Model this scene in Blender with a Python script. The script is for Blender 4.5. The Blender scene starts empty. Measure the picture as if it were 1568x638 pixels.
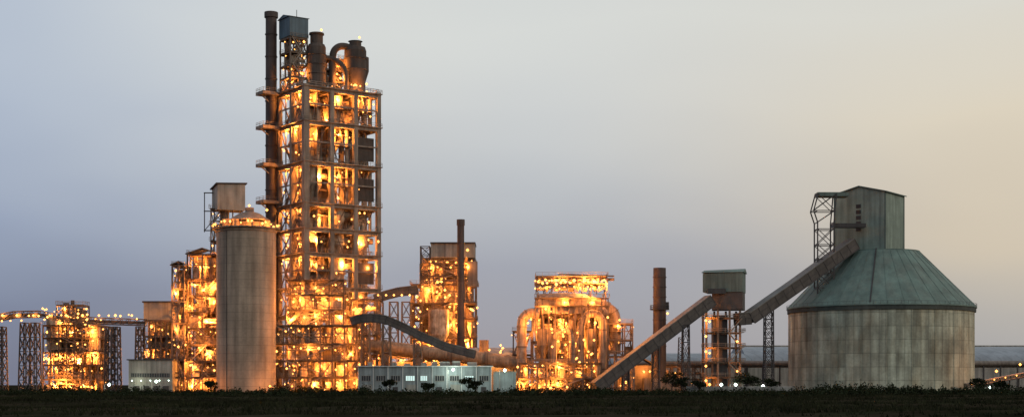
import bpy, math, random
from mathutils import Vector, Matrix
random.seed(11)
R=random.random
def U(a,b): return a+(b-a)*random.random()
# ---- site survey scale: metres; the plant's main frontage lies on y=0, the viewer stands 450 m south of it
D=450.0; S=0.2; CH=3.0; HY=588.0
def X(e,y=0): return (e-784)*S*(D+y)/D
def Z(h,y=0): return CH+(HY-h)*S*(D+y)/D
def lin(c): 
    c=c/255.0
    return c/12.92 if c<=0.04045 else ((c+0.055)/1.055)**2.4
def C(r,g,b): return (lin(r),lin(g),lin(b),1)

# ------------------------------------------------------------------ materials
def mat(name,c,rough=.85,metal=0,var=.35,scale=.25,streak=.35,bump=.15,seam=0,seamz=0,rust=None,rustamt=.5,cyl=None,spec=.5):
    m=bpy.data.materials.new(name); m.use_nodes=True
    n=m.node_tree.nodes; l=m.node_tree.links
    p=n['Principled BSDF']; p.inputs['Roughness'].default_value=rough; p.inputs['Metallic'].default_value=metal
    p.inputs['Specular IOR Level'].default_value=spec
    tc=n.new('ShaderNodeTexCoord')
    def noise(sc,stretch=(1,1,1),det=6):
        mp=n.new('ShaderNodeMapping'); mp.inputs['Scale'].default_value=stretch
        l.new(tc.outputs['Object'],mp.inputs['Vector'])
        t=n.new('ShaderNodeTexNoise'); t.inputs['Scale'].default_value=sc; t.inputs['Detail'].default_value=det
        l.new(mp.outputs['Vector'],t.inputs['Vector']); return t.outputs['Fac']
    def rng(v,a,b,c0,c1):
        r=n.new('ShaderNodeMapRange'); r.inputs[1].default_value=a; r.inputs[2].default_value=b
        r.inputs[3].default_value=c0; r.inputs[4].default_value=c1; l.new(v,r.inputs[0]); return r.outputs[0]
    def mth(op,a,b=None):
        q=n.new('ShaderNodeMath'); q.operation=op
        for i,v in enumerate((a,b)):
            if v is None: continue
            if isinstance(v,(int,float)): q.inputs[i].default_value=v
            else: l.new(v,q.inputs[i])
        return q.outputs[0]
    f1=rng(noise(scale),.3,.7,1-var,1+var*.6)
    f2=rng(noise(scale*4,(1,1,.09),5),.35,.7,1+streak*.3,1-streak)
    f3=rng(noise(scale*12),.3,.7,1-var*.3,1+var*.3)
    f=mth('MULTIPLY',mth('MULTIPLY',f1,f2),f3)
    sep=None
    if seam or seamz or cyl:
        sep=n.new('ShaderNodeSeparateXYZ'); l.new(tc.outputs['Object'],sep.inputs[0])
    if seam:
        s=mth('FRACT',mth('MULTIPLY',mth('ADD',sep.outputs[0],mth('MULTIPLY',sep.outputs[1],.83)),1.0/seam))
        f=mth('MULTIPLY',f,rng(s,.0,.16,.72,1.0))
    if cyl:
        a=mth('ARCTAN2',sep.outputs[1],sep.outputs[0])
        a=mth('MULTIPLY',a,cyl/(2*math.pi))
        s=mth('FRACT',a); f=mth('MULTIPLY',f,rng(s,.0,.14,.62,1.0))
        wn=n.new('ShaderNodeTexWhiteNoise'); wn.noise_dimensions='2D'
        cb=n.new('ShaderNodeCombineXYZ'); l.new(mth('FLOOR',a),cb.inputs[0])
        l.new(mth('FLOOR',mth('MULTIPLY',sep.outputs[2],1.0/(seamz or 3))),cb.inputs[1])
        l.new(cb.outputs[0],wn.inputs['Vector'])
        f=mth('MULTIPLY',f,rng(wn.outputs[0],0,1,.8,1.12))
    if seamz:
        s=mth('FRACT',mth('MULTIPLY',sep.outputs[2],1.0/seamz)); f=mth('MULTIPLY',f,rng(s,.0,.1,.68,1.0))
    mx=n.new('ShaderNodeMix'); mx.data_type='RGBA'; mx.blend_type='MULTIPLY'; mx.inputs[0].default_value=1
    if rust:
        m2=n.new('ShaderNodeMix'); m2.data_type='RGBA'
        m2.inputs[6].default_value=(*c[:3],1); m2.inputs[7].default_value=(*rust[:3],1)
        l.new(rng(noise(scale*2.2,(1,1,.35)),.45,.7,0,rustamt),m2.inputs[0]); l.new(m2.outputs[2],mx.inputs[6])
    else: mx.inputs[6].default_value=(*c[:3],1)
    cc=n.new('ShaderNodeCombineXYZ')
    for i in range(3): l.new(f,cc.inputs[i])
    l.new(cc.outputs[0],mx.inputs[7]); l.new(mx.outputs[2],p.inputs['Base Color'])
    if bump:
        bm=n.new('ShaderNodeBump'); bm.inputs['Strength'].default_value=bump; bm.inputs['Distance'].default_value=.3
        l.new(f3,bm.inputs['Height']); l.new(bm.outputs[0],p.inputs['Normal'])
    return m
def emis(name,c,s):
    m=bpy.data.materials.new(name); m.use_nodes=True; n=m.node_tree.nodes; l=m.node_tree.links
    n.remove(n['Principled BSDF']); e=n.new('ShaderNodeEmission'); e.inputs[0].default_value=(*c,1); e.inputs[1].default_value=s
    l.new(e.outputs[0],n['Material Output'].inputs[0])
    try: m.cycles.emission_sampling='NONE'
    except: pass
    return m
CONC=mat('weathered_concrete',(.24,.195,.155),var=.35,streak=.45)
SILOC=mat('silo_concrete',(.30,.23,.17),var=.28,scale=.12,streak=.45,seamz=2.4)
PALE=mat('stained_pale_concrete',(.40,.42,.325),var=.4,scale=.12,streak=.5,cyl=72,seamz=4.1,rust=(.25,.21,.13),rustamt=.7)
TEAL=mat('teal_sheet_roof',(.115,.172,.148),rough=.75,var=.28,scale=.12,streak=.25,rust=(.13,.15,.125),rustamt=.6)
TEALW=mat('teal_sheet_wall',(.21,.265,.22),rough=.7,var=.25,scale=.2,streak=.35,seam=1.6)
TEALD=mat('dark_teal_sheet',(.11,.15,.13),rough=.7,var=.25,scale=.2,streak=.35,seam=1.6)
STEEL=mat('rusty_steel',(.15,.105,.075),rough=.7,metal=.1,var=.3)
DSTEEL=mat('dark_steel',(.045,.04,.04),rough=.6,metal=.2,var=.3)
LST=mat('galvanised_rail',(.24,.19,.15),rough=.6,var=.3)
GRATE=mat('floor_grating',(.18,.14,.10),var=.3)
EQ=mat('equipment_beige',(.46,.37,.27),rough=.6,var=.45,scale=.5,rust=(.17,.09,.045),rustamt=.8)
EQ2=mat('equipment_brown',(.25,.18,.12),rough=.7,var=.4,scale=.5,rust=(.10,.055,.03))
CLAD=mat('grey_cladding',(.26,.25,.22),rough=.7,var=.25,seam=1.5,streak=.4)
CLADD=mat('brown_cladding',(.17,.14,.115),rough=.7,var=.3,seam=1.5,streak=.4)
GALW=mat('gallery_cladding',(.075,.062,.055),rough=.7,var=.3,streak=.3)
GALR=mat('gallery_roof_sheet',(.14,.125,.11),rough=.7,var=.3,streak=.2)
BLUE=mat('blue_cladding',(.075,.125,.16),rough=.6,var=.2,seam=1.2)
OFF=mat('office_wall',(.22,.255,.26),var=.25,seam=6,streak=.35)
ROOF=mat('shed_roof',(.22,.25,.28),rough=.6,var=.2,seam=4,streak=.1)
WHITE=mat('white_paint',(.5,.51,.49),var=.2)
CHIM=mat('chimney_steel',(.06,.042,.037),rough=.7,var=.35)
GLASS=mat('dark_glazing',(.03,.035,.04),rough=.15,var=.1)
WALL=mat('boundary_plaster',(.26,.26,.24),var=.3)
BARK=mat('bark',(.05,.035,.025),var=.3)
LEAF=mat('leaves',(.019,.026,.012),rough=.9,var=.6,scale=.35,spec=.05)
LEAF2=mat('field_crop_leaves',(.026,.028,.014),rough=.9,var=.7,scale=.12,spec=.03)
SODIUM=emis('sodium_lamp_glass',(1,.40,.085),5.0)
COOL=emis('mercury_lamp_glass',(.75,1,.85),9)
WLIT=emis('lit_window',(.7,.95,.9),1.0)
SOD=(1,.31,.05)

# ------------------------------------------------------------------ builder
LIGHTN=[0]
class B:
    def __init__(s,name,loc=(0,0,0),rot=0):
        s.name=name; s.loc=Vector(loc); s.rot=rot; s.parts={}; s.cur=None; s.lights=[]
    def p(s,part,m):
        if part not in s.parts: s.parts[part]=([],[],[],m)
        s.cur=s.parts[part]; return s
    def add(s,vs,fs,sm=False):
        V,F,Sm,_=s.cur; o=len(V); V.extend([tuple(v) for v in vs])
        for f in fs: F.append(tuple(i+o for i in f)); Sm.append(sm)
    def box(s,x0,x1,y0,y1,z0,z1):
        j=U(.001,.006)
        x0-=j;x1+=j;y0-=j;y1+=j;z1+=j*.7
        s.add([(x0,y0,z0),(x1,y0,z0),(x1,y1,z0),(x0,y1,z0),(x0,y0,z1),(x1,y0,z1),(x1,y1,z1),(x0,y1,z1)],
              [(0,3,2,1),(4,5,6,7),(0,1,5,4),(1,2,6,5),(2,3,7,6),(3,0,4,7)])
    def beam(s,a,b,w,h=None):
        a=Vector(a); b=Vector(b); h=h or w
        w+=U(0,.012); h+=U(0,.012)
        d=(b-a)
        if d.length<1e-4: return
        d.normalize()
        sd=d.cross(Vector((0,0,1)))
        if sd.length<.02: sd=Vector((1,0,0))
        sd.normalize(); up=sd.cross(d)
        q=[]
        for e in (a,b):
            for sx,sz in ((-1,-1),(1,-1),(1,1),(-1,1)): q.append(e+sd*sx*w/2+up*sz*h/2)
        s.add(q,[(0,1,2,3),(7,6,5,4),(0,4,5,1),(1,5,6,2),(2,6,7,3),(3,7,4,0)])
    def cyl(s,a,b,r1,r2=None,n=20,caps=True):
        r2=r1 if r2 is None else r2
        a=Vector(a); b=Vector(b); d=(b-a).normalized()
        t=Vector((1,0,0)) if abs(d.x)<.9 else Vector((0,1,0))
        u=d.cross(t).normalized(); v=d.cross(u)
        q=[]
        for e,r in ((a,r1),(b,r2)):
            for i in range(n):
                th=2*math.pi*i/n; q.append(e+u*math.cos(th)*r+v*math.sin(th)*r)
        s.add(q,[(i,(i+1)%n,n+(i+1)%n,n+i) for i in range(n)],True)
        if caps:
            s.add(q[:n],[tuple(range(n))[::-1]]); s.add(q[n:],[tuple(range(n))])
    def lathe(s,c,prof,n=32):
        for (r0,z0),(r1,z1) in zip(prof,prof[1:]):
            q=[];
            for r,z in ((r0,z0),(r1,z1)):
                for i in range(n):
                    th=2*math.pi*i/n; q.append((c[0]+r*math.cos(th),c[1]+r*math.sin(th),z))
            s.add(q,[(i,(i+1)%n,n+(i+1)%n,n+i) for i in range(n)],abs(z0-z1)>.01)
    def tube(s,pts,r,n=14,sub=5,rings=True):
        P=[Vector(p) for p in pts]; Q=[]
        for i in range(len(P)-1):
            p0=P[max(i-1,0)];p1=P[i];p2=P[i+1];p3=P[min(i+2,len(P)-1)]
            for k in range(sub):
                t=k/sub
                Q.append(.5*((2*p1)+(p2-p0)*t+(2*p0-5*p1+4*p2-p3)*t*t+(3*p1-p0-3*p2+p3)*t**3))
        Q.append(P[-1]); vs=[]
        pu=None
        for i,q in enumerate(Q):
            d=(Q[min(i+1,len(Q)-1)]-Q[max(i-1,0)]).normalized()
            if pu is None:
                t=Vector((0,1,0)) if abs(d.y)<.9 else Vector((1,0,0)); pu=d.cross(t).normalized()
            pu=(pu-d*pu.dot(d)).normalized(); v=d.cross(pu)
            for k in range(n):
                th=2*math.pi*k/n; vs.append(q+pu*math.cos(th)*r+v*math.sin(th)*r)
        fs=[(i*n+k,i*n+(k+1)%n,(i+1)*n+(k+1)%n,(i+1)*n+k) for i in range(len(Q)-1) for k in range(n)]
        s.add(vs,fs,True)
        s.add(vs[:n],[tuple(range(n))]); s.add(vs[-n:],[tuple(range(n))])
        if rings:
            k=s.cur; s.p('duct_flanges',STEEL)
            for i in range(2,len(Q)-1,4):
                d=(Q[i+1]-Q[i-1]).normalized(); s.cyl(Q[i]-d*.14,Q[i]+d*.14,r*1.12,n=n)
            s.cur=k
        return Q
    def globe(s,p,r=.3,m=None,part='lamps'):
        k=s.cur; s.p(part,m or SODIUM)
        x,y,z=p
        s.add([(x+r,y,z),(x-r,y,z),(x,y+r,z),(x,y-r,z),(x,y,z+r),(x,y,z-r)],
              [(0,2,4),(2,1,4),(1,3,4),(3,0,4),(2,0,5),(1,2,5),(3,1,5),(0,3,5)])
        s.cur=k
    # a floodlight: point light, glowing globe added to hide it from the camera
    def light(s,p,w=2000,c=SOD,r=.12,g=True):
        s.lights.append((Vector(p),w,c,r))
        if g:
            d=Matrix.Rotation(-s.rot,3,'Z')@Vector((0,-1,0)); s.globe(Vector(p)+d*.5,U(.34,.5))
    def done(s):
        e=bpy.data.objects.new(s.name,None); bpy.context.collection.objects.link(e)
        e.location=s.loc; e.rotation_euler=(0,0,s.rot)
        for k,(V,F,Sm,m) in s.parts.items():
            me=bpy.data.meshes.new(k); me.from_pydata(V,[],F); me.materials.append(m)
            me.polygons.foreach_set('use_smooth',Sm); me.update()
            o=bpy.data.objects.new(k,me); bpy.context.collection.objects.link(o); o.parent=e
        for p,w,c,r in s.lights:
            ld=bpy.data.lights.new('lamp_light','POINT'); ld.energy=w; ld.color=c; ld.shadow_soft_size=r
            o=bpy.data.objects.new('lamp_light',ld); bpy.context.collection.objects.link(o); o.location=p; o.parent=e
            LIGHTN[0]+=1
        return e

# ------------------------------------------------------------------ plant kit
def rails(b,x0,x1,y0,y1,z,h=1.1,sp=2.0,t=.07):
    k=b.cur; b.p('handrails',LST)
    cs=[(x0,y0),(x1,y0),(x1,y1),(x0,y1)]
    for i in range(4):
        a=cs[i]; c=cs[(i+1)%4]
        for hh in (h,h*.55): b.beam((a[0],a[1],z+hh),(c[0],c[1],z+hh),t)
        L=math.dist(a,c); n=max(1,int(L/sp))
        for j in range(n):
            f=j/n; x=a[0]+(c[0]-a[0])*f; y=a[1]+(c[1]-a[1])*f
            b.beam((x,y,z),(x,y,z+h),t)
    b.cur=k
def equip(b,x0,x1,y0,y1,z0,z1):
    k=b.cur; t=random.choice('tccdbbhvw'); cx=(x0+x1)/2+U(-.5,.5); cy=(y0+y1)/2; h=z1-z0; w=min(x1-x0,y1-y0)
    r=w*U(.22,.38); b.p('equipment',EQ) if R()<.6 else b.p('process_ducts',EQ2)
    if t=='t': b.cyl((cx,cy,z0+.3),(cx,cy,z1-h*.25),r,n=16)
    elif t=='c':
        zt=z1-.1*h; zm=z0+h*.5
        b.cyl((cx,cy,zm),(cx,cy,zt),r,n=18); b.cyl((cx,cy,z0),(cx,cy,zm),.25*r,r,n=18,caps=False)
    elif t=='d': b.beam((x0+.3,cy,z0+.4),(x1-.3,cy,z1-.5),w*.22)
    elif t=='b':
        b.box(cx-r,cx+r,cy-r,cy+r,z0+.1,z0+h*U(.4,.75))
        b.beam((cx-r*.5,cy-r*1.1,z0+.2),(cx-r*.5,cy-r*1.1,z0+h*.6),.2)
    elif t=='h': b.cyl((x0+.2,cy,z0+h*.45),(x1-.2,cy,z0+h*.45),w*.2,n=14)
    elif t=='w': b.box(x0+.2,x1-.2,y1-.5,y1-.3,z0,z0+h*U(.6,1)-.5)
    else:
        for i in range(3):
            xx=U(x0+.5,x1-.5); b.cyl((xx,cy,z0),(xx,cy,z1),U(.15,.35),n=8)
    b.cur=k
LP=3.0
def frame(b,x0,x1,y0,y1,zs,nx,ny,cw=.42,bw=.3,brace=.5,eq=.7,lamps=1.0,lp=1500,lprob=.3,over=.8,stairs=True,steel=None,lr=(.2,.42)):
    steel=steel or STEEL
    xs=[x0+(x1-x0)*i/nx for i in range(nx+1)]; ys=[y0+(y1-y0)*i/ny for i in range(ny+1)]
    b.p('steel_frame',steel)
    for x in xs:
        for y in ys: b.beam((x,y,zs[0]),(x,y,zs[-1]),cw)
    for i in range(1,len(zs)):
        z=zs[i]; b.p('steel_frame',steel)
        for y in ys: b.beam((x0,y,z),(x1,y,z),bw,bw*1.5)
        for x in xs: b.beam((x,y0,z),(x,y1,z),bw*.95,bw*1.4)
        b.p('floors',GRATE)
        gx0=x0-over*U(.3,1.3); gx1=x1+over*U(.3,1.3); gy0=y0-over
        b.box(gx0,gx1,gy0,y1,z+.24,z+.34)
        rails(b,gx0,gx1,gy0,y1,z+.34)
    for i in range(len(zs)-1):
        za,zb=zs[i],zs[i+1]
        b.p('bracing',steel)
        def br(p,q,r_,s_):
            t=R()
            if t<brace*.5: b.beam(p,s_,.2); b.beam(q,r_,.2)
            elif t<brace: b.beam(*( (p,s_) if R()<.5 else (q,r_)),.22)
        for a,c in zip(xs,xs[1:]):
            for y in ys: br((a,y,za),(c,y,za),(a,y,zb),(c,y,zb))
        for a,c in zip(ys,ys[1:]):
            for x in (x0,x1): br((x,a,za),(x,c,za),(x,a,zb),(x,c,zb))
        for a,c in zip(xs,xs[1:]):
            for d,e in zip(ys,ys[1:]):
                if R()<eq: equip(b,a,c,d,e,za+.35,zb)
        b.p('pipe_runs',EQ2)
        for k in range(2):
            z=U(za+1,zb-.6); y=U(y0-.2,y0+.8); b.cyl((x0+U(0,.4)*(x1-x0),y,z),(x0+U(.6,1)*(x1-x0),y,z),U(.08,.2),n=6)
        if stairs:
            b.p('stairs',LST)
            L=(x1-x0)*.55; off=(x1-x0)*U(.0,.4); y=y0-over*.55
            p=(x0+off,y,za+.3); q=(x0+off+L,y,zb+.3)
            if i%2: p,q=(q[0],y,za+.3),(p[0],y,zb+.3)
            b.beam(p,q,.5,.28); b.beam((p[0],y-.3,p[2]+1),(q[0],y-.3,q[2]+1),.09)
        nl=max(1,int((x1-x0)/3.6*lamps))
        for k in range(nl):
            px=x0+(x1-x0)*(k+U(.2,.8))/nl; py=U(y0-over*.9,y0+1.5); pz=zb-U(.5,(zb-za)*.6)
            if R()<lprob: b.light((px,U(y0-1.8,y0+(y1-y0)*.3),pz-.2),LP*lp*U(.4,1.5))
            else: b.globe((px,py,pz),U(*lr))
            if R()<.5: b.globe((px+U(-2,2),U(y0,y1),U(za+.8,zb-.3)),U(lr[0]*.6,lr[1]*.8))
        if R()<.8: b.globe((x1+over*.6,U(y0,y1),zb-.9),U(*lr))
        if R()<.8: b.globe((x0-over*.6,U(y0,y1),zb-.9),U(*lr))
def lattice(b,cx,cy,w,d,z0,z1,n,taper=1.0,t=.28,m=None):
    b.p('lattice_legs',m or DSTEEL)
    def cor(f):
        k=taper+(1-taper)*f; z=z0+(z1-z0)*f
        return [Vector((cx+sx*w*k/2,cy+sy*d*k/2,z)) for sx,sy in ((-1,-1),(1,-1),(1,1),(-1,1))]
    for i in range(n):
        A=cor(i/n); Bq=cor((i+1)/n)
        for j in range(4):
            b.beam(A[j],Bq[j],t); k=(j+1)%4
            b.beam(A[j],Bq[k],t*.55); b.beam(A[k],Bq[j],t*.55); b.beam(Bq[j],Bq[k],t*.7)
def gallery(b,pts,w,h,mw,mr,truss=True,lit=0):
    for a,c in zip(pts,pts[1:]):
        a=Vector(a); c=Vector(c); L=(c-a).length; d=(c-a)/L
        up=Vector((0,0,1)); sd=d.cross(up).normalized(); nu=sd.cross(d)
        b.p('gallery_walls',mw); b.beam(a,c,w,h)
        b.p('gallery_roof',mr); b.beam(a+nu*(h/2+.12),c+nu*(h/2+.12),w+.6,.22)
        b.p('gallery_frame',DSTEEL); n=max(2,int(L/3))
        b.beam(a-nu*(h/2+.15)+sd*w*.5,c-nu*(h/2+.15)+sd*w*.5,.35)
        b.beam(a-nu*(h/2+.15)-sd*w*.5,c-nu*(h/2+.15)-sd*w*.5,.35)
        for sg in (1,-1):
            for i in range(n+1):
                p=a+d*L*i/n+sd*sg*(w/2+.04); b.beam(p-nu*h/2,p+nu*h/2,.14)
            b.beam(a+sd*sg*(w/2+.05),c+sd*sg*(w/2+.05),.12)
            if lit:
                m_=int(L/lit)
                for i in range(m_):
                    if sg==1: b.globe(a+d*L*(i+.5)/m_+sd*(w/2+.3)+nu*h*.3,.25)

# ================================================================== ground
def gz(x,y): return .3*math.sin(x*.05+y*.11)+.22*math.sin(y*.23+1.3+.02*x)
def ground():
    me=bpy.data.meshes.new('ground'); V=[];F=[]
    xs=[-4000,-1200,-500]+[-300+i*10 for i in range(61)]+[500,1200,4000]
    ys=[-900,-600,-460]+[-440+i*6 for i in range(76)]+[60,200,600,2000,7000]
    for y in ys:
        for x in xs:
            z=0
            if -440<y<-40 and abs(x)<=300: z=gz(x,y)+U(-.12,.12)
            V.append((x,y,z-.02))
    n=len(xs)
    for j in range(len(ys)-1):
        for i in range(n-1): F.append((j*n+i,j*n+i+1,(j+1)*n+i+1,(j+1)*n+i))
    me.from_pydata(V,[],F)
    m=mat('dark_field_soil',(.030,.024,.016),rough=1,var=.6,scale=.06,streak=0,bump=.6,rust=(.014,.018,.009),rustamt=1,spec=0)
    me.materials.append(m); me.polygons.foreach_set('use_smooth',[True]*len(F))
    o=bpy.data.objects.new('ground',me); bpy.context.collection.objects.link(o)
ground()
b=B('plant_yard_pavement'); b.p('pavement',mat('yard_concrete',(.10,.09,.075),var=.3)); b.add([(-170,-34,.06),(190,-34,.06),(190,110,.06),(-170,110,.06)],[(0,1,2,3)]); b.done()

# ================================================================== preheater tower
A35=math.radians(35)
tw=B('preheater_tower',(X(468),0,0),A35)
LU,LV=25.5,18.0
zs=[0,12.6,24.6,33.2,43.6,51.2,59,71.6,84,94.6]
us=[0,8.9,17.2,25.5]; vs=[0,9,18]
tw.p('concrete_frame',CONC)
for i,u in enumerate(us):
    for j,v in enumerate(vs):
        w=1.8 if (i==0 and j==0) else 1.35
        tw.box(u-w/2,u+w/2,v-w/2,v+w/2,0,zs[-1]+.4)
DK=mat('sooty_equipment',(.075,.055,.045),var=.35,scale=.3)
for z in zs[1:]:
    tw.p('concrete_frame',CONC)
    for v in vs: tw.box(0,LU,v-.5,v+.5,z-1.35,z)
    for u in us: tw.box(u-.48,u+.48,0,LV,z-1.3,z-.02)
    tw.p('floor_slabs',CONC)
    for i in range(3):
        for j in range(2):
            if R()<.8: tw.box(us[i]+.4,us[i+1]-.4,vs[j]+.4,vs[j+1]-.4,z-.5,z-.15)
    tw.box(-.9,LU+.9,-1.3,-.4,z-.35,z-.05); tw.box(-1.5,-.4,-.3,LV+.9,z-.36,z-.06)
    rails(tw,-1.4,LU+.8,-1.2,LV+.8,z,t=.08)
for li in range(len(zs)-1):
    z0,z1=zs[li],zs[li+1]; h=z1-z0-1.3
    if z1-z0>10:
        tw.p('secondary_beams',CONC); zm=(z0+z1)/2
        tw.box(.5,LU-.5,-.25,.25,zm-.4,zm); tw.box(-.25,.25,.5,LV-.5,zm-.41,zm-.02)
    for i in range(3):
        a,c=us[i]+.8,us[i+1]-.8; cx=(a+c)/2
        if R()<.85:
            tw.p('inner_walls',CONC) if R()<.5 else tw.p('inner_panels',EQ2); tw.box(a+U(-.5,1),c+U(-2,.3),10,10.3,z0,z0+h*U(.7,1))
        for rep in range(2):
            t=random.choice(['cyc','cyc','diag','box','pipe','dark'])
            rr=U(2.1,2.9); yo=0 if rep==0 else 5.5; cx=(a+c)/2+(U(-1.5,1.5) if rep else 0)
            if rep and R()<.4: continue
            if t=='cyc':
                tw.p('cyclones',EQ); cy=U(3.5,5)+yo
                tw.cyl((cx,cy,z0+h*.5),(cx,cy,z1-1.4),rr,n=24); tw.cyl((cx,cy,z0),(cx,cy,z0+h*.5),.5,rr,n=24,caps=False)
                tw.p('ducts',EQ2); tw.cyl((cx-rr,cy,z0+h*.75),(c+.4,cy-rr*.6,z0+h*.75),1.0,n=12)
            elif t=='diag':
                tw.p('ducts_pale',EQ); tw.cyl((a,5+yo,z0),(c,5.5+yo,z1-1.3),U(.7,1.2),n=14)
                tw.cyl((c-.5,3+yo,z0),(c-.5,3+yo,z1-1.3),U(.4,.7),n=12)
                tw.cyl((a+1.2,4+yo,z1-1.3),(a+1.2,4+yo,z0+h*.5),1.3,n=16); tw.cyl((a+1.2,4+yo,z0+h*.25),(a+1.2,4+yo,z0+h*.5),.4,1.3,n=16,caps=False)
            elif t=='box':
                tw.p('process_vessels',EQ); tw.box(a+.6,c-1.4,3+yo,6+yo,z0,z0+h*U(.5,.8))
                for k in range(4): tw.beam((a+.6+k*1.2,2.9+yo,z0),(a+.6+k*1.2,2.9+yo,z0+h*.6),.2)
            elif t=='pipe':
                tw.p('ducts',EQ2)
                tw.tube([(a+.5,4+yo,z0),(a+.5,4+yo,z0+h*.4),(cx,4+yo,z0+h*.6),(c-.8,4+yo,z0+h*.7),(c-.8,4+yo,z1-1)],U(.7,1.1),rings=False)
                tw.p('process_vessels',EQ); tw.cyl((cx+.5,5.5+yo,z0),(cx+.5,5.5+yo,z0+h*.8),1.6,n=18)
            else:
                tw.p('sooty_vessels',DK); tw.cyl((cx,5+yo*.9,z0),(cx,5+yo*.9,z1-1.3),2.7,n=24)
        cx=(a+c)/2
        tw.p('inner_steel',STEEL)
        for k in range(7):
            y=U(.8,8.5); tw.beam((U(a,c),y,z0),(U(a,c),y,z1-1.2),U(.16,.3))
        for k in range(5):
            z=U(z0+.8,z1-2); tw.beam((a-.4,U(.6,6),z),(c+.4,U(.6,6),z+U(-1,1)*h*.3),U(.15,.3))
        zz=z0+h*.5
        if R()<.6:
            tw.p('mezzanine',GRATE); tw.box(a,c,1.2,3.6,zz,zz+.12); tw.p('handrails',LST); tw.beam((a,1.2,zz+1.1),(c,1.2,zz+1.1),.1)
        if i==2 and li in(3,6,7) and R()<.9:
            tw.p('dark_screens',DK); tw.box(a+.2,c-.2,1.0,1.2,z0+h*.15,z0+h*U(.75,.98))
        dark = (i==2 and li in(6,7)) or (i==1 and li==4) or (li>3 and R()<.1)
        if not dark:
            tw.light((cx+U(-2,2),U(.6,2.0),z1-U(2.2,4.5)),U(3000,10000))
            if R()<.65: tw.light((cx+U(-2,2),U(5.8,8.5),z0+U(1.5,3)),U(2500,7500))
        for k in range(random.choice([1,2,3])): tw.globe((U(a,c),U(-.7,4),U(z0+2,z1-1.5)),U(.2,.45))
    for j in range(2):
        a,c=vs[j]+.8,vs[j+1]-.8
        tw.p('stairs',LST); f=1 if li%2 else -1
        m=(a+c)/2; zh=(z0+z1)/2
        tw.beam((1.2,m-f*3,z0),(1.2,m+f*3,zh),.9,.3); tw.beam((2.3,m+f*3,zh),(2.3,m-f*3,z1),.9,.3)
        tw.beam((.8,m-f*3,z0+1.1),(.8,m+f*3,zh+1.1),.1)
        tw.p('stair_wall',CONC) if R()<.5 else tw.p('stair_panels',EQ2)
        tw.box(4.2,4.45,a-.2,c+.2,z0,z0+h*U(.6,1))
        tw.p('inner_steel',STEEL); tw.beam((0,a,z0),(0,c,z1-1.2),.3)
        if R()<.6: tw.beam((0,c,z0),(0,a,z1-1.2),.3)
        tw.beam((0,m,z0),(0,m,z1-1.2),.3)
        tw.light((U(0,1.8),m+U(-2,2),z1-2.4),U(1600,6000))
        for k in range(2): tw.globe((U(-.8,.6),U(a,c),U(z0+2,z1-1.5)),U(.2,.42))
# stack
sx,sy=-2.6,18.6
tw.p('exhaust_stack',CHIM)
tw.lathe((sx,sy),[(1.75,0),(1.75,118.5),(2.15,118.5),(2.15,120.2),(1.7,120.3),(1.6,118)],28)
for z in range(8,118,7): tw.lathe((sx,sy),[(1.75,z),(1.95,z+.05),(1.95,z+.35),(1.75,z+.4)],28)
for z in (94.9,84.2,72.4,60.8):
    tw.p('stack_platforms',CONC)
    tw.box(sx-4.2,sx+2.6,sy-3,sy+2.4,z-1.1,z-.1); tw.beam((sx-4,sy-1,z-1.2),(sx,sy-1,z-4),.3)
    rails(tw,sx-4.1,sx+2.5,sy-2.9,sy+2.3,z-.1)
frame(tw,-.6,5.2,9.2,16.2,[94.8,98.6,102.4,106.4,110.9],2,2,cw=.4,eq=.6,lamps=1.6,lp=1500,lprob=.6,over=.4)
tw.p('hoist_house',BLUE); tw.box(-.9,5.5,9,16.5,111.4,117.4)
tw.add([(-1.3,8.6,117.4),(5.9,8.6,117.4),(5.9,17,117.4),(-1.3,17,117.4),(-1.3,12.8,118.5),(5.9,12.8,118.5)],[(0,1,5,4),(2,3,4,5),(3,0,4),(1,2,5)])
tw.p('antenna',DSTEEL); tw.beam((3,12,118),(3,12,120.4),.14)
tw.p('top_cyclones',DK)
tw.lathe((7.9,8),[(2.9,94.6),(2.9,108.5),(2.5,109.4),(2.0,109.6),(2.0,112.4),(2.4,112.5),(2.3,113.0),(.01,113.2)],32)
for z in (97,100,103,106): tw.lathe((7.9,8),[(2.9,z),(3.1,z+.05),(3.1,z+.3),(2.9,z+.35)],32)
tw.lathe((20.6,6),[(2.6,94.6),(2.8,97),(3.5,102),(3.5,108.6),(3.1,109.8),(1.9,110.1),(1.9,111.6),(2.3,111.7),(.01,112)],32)
for z in (102.5,106): tw.lathe((20.6,6),[(3.5,z),(3.7,z+.05),(3.7,z+.3),(3.5,z+.35)],32)
tw.lathe((23.6,8.5),[(1.8,94.6),(1.8,99.5),(2.9,103),(2.9,107.4),(.01,108.6)],24)
tw.lathe((16.6,12),[(2.2,94.6),(2.2,106),(.01,107)],24)
tw.p('gooseneck_duct',DK)
tw.tube([(13.0,7,95),(13.0,7,103),(13.3,7,107.4),(15,6.8,109.4),(17.5,6.5,109.8),(20,6,109)],1.1,rings=False)
tw.tube([(16.2,4,95),(16.0,4,101),(14.4,5,104),(12,7,105.5),(9,8,105.5)],.8,rings=False)
frame(tw,10.8,17.5,7.5,13,[94.8,98.4,102,105.6],2,1,cw=.35,eq=.7,lamps=1.0,lp=1300,lprob=.5,over=.2)
rails(tw,-.5,LU,-.5,LV,94.9)
for k in range(7): tw.globe((U(5,25),U(0,3),U(95.5,97)),U(.2,.35))
for k,(u,v,z) in enumerate([(7.9,4.8,113.4),(20.4,3,112.4),(4,9,110),(23,3,98),(26.2,0,87),(26.2,1,62),(25,-1,48)]): tw.globe((u,v,z),.45)
tw.light((14.5,4.5,99),3000); tw.light((18.4,2,97),1600)
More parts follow.
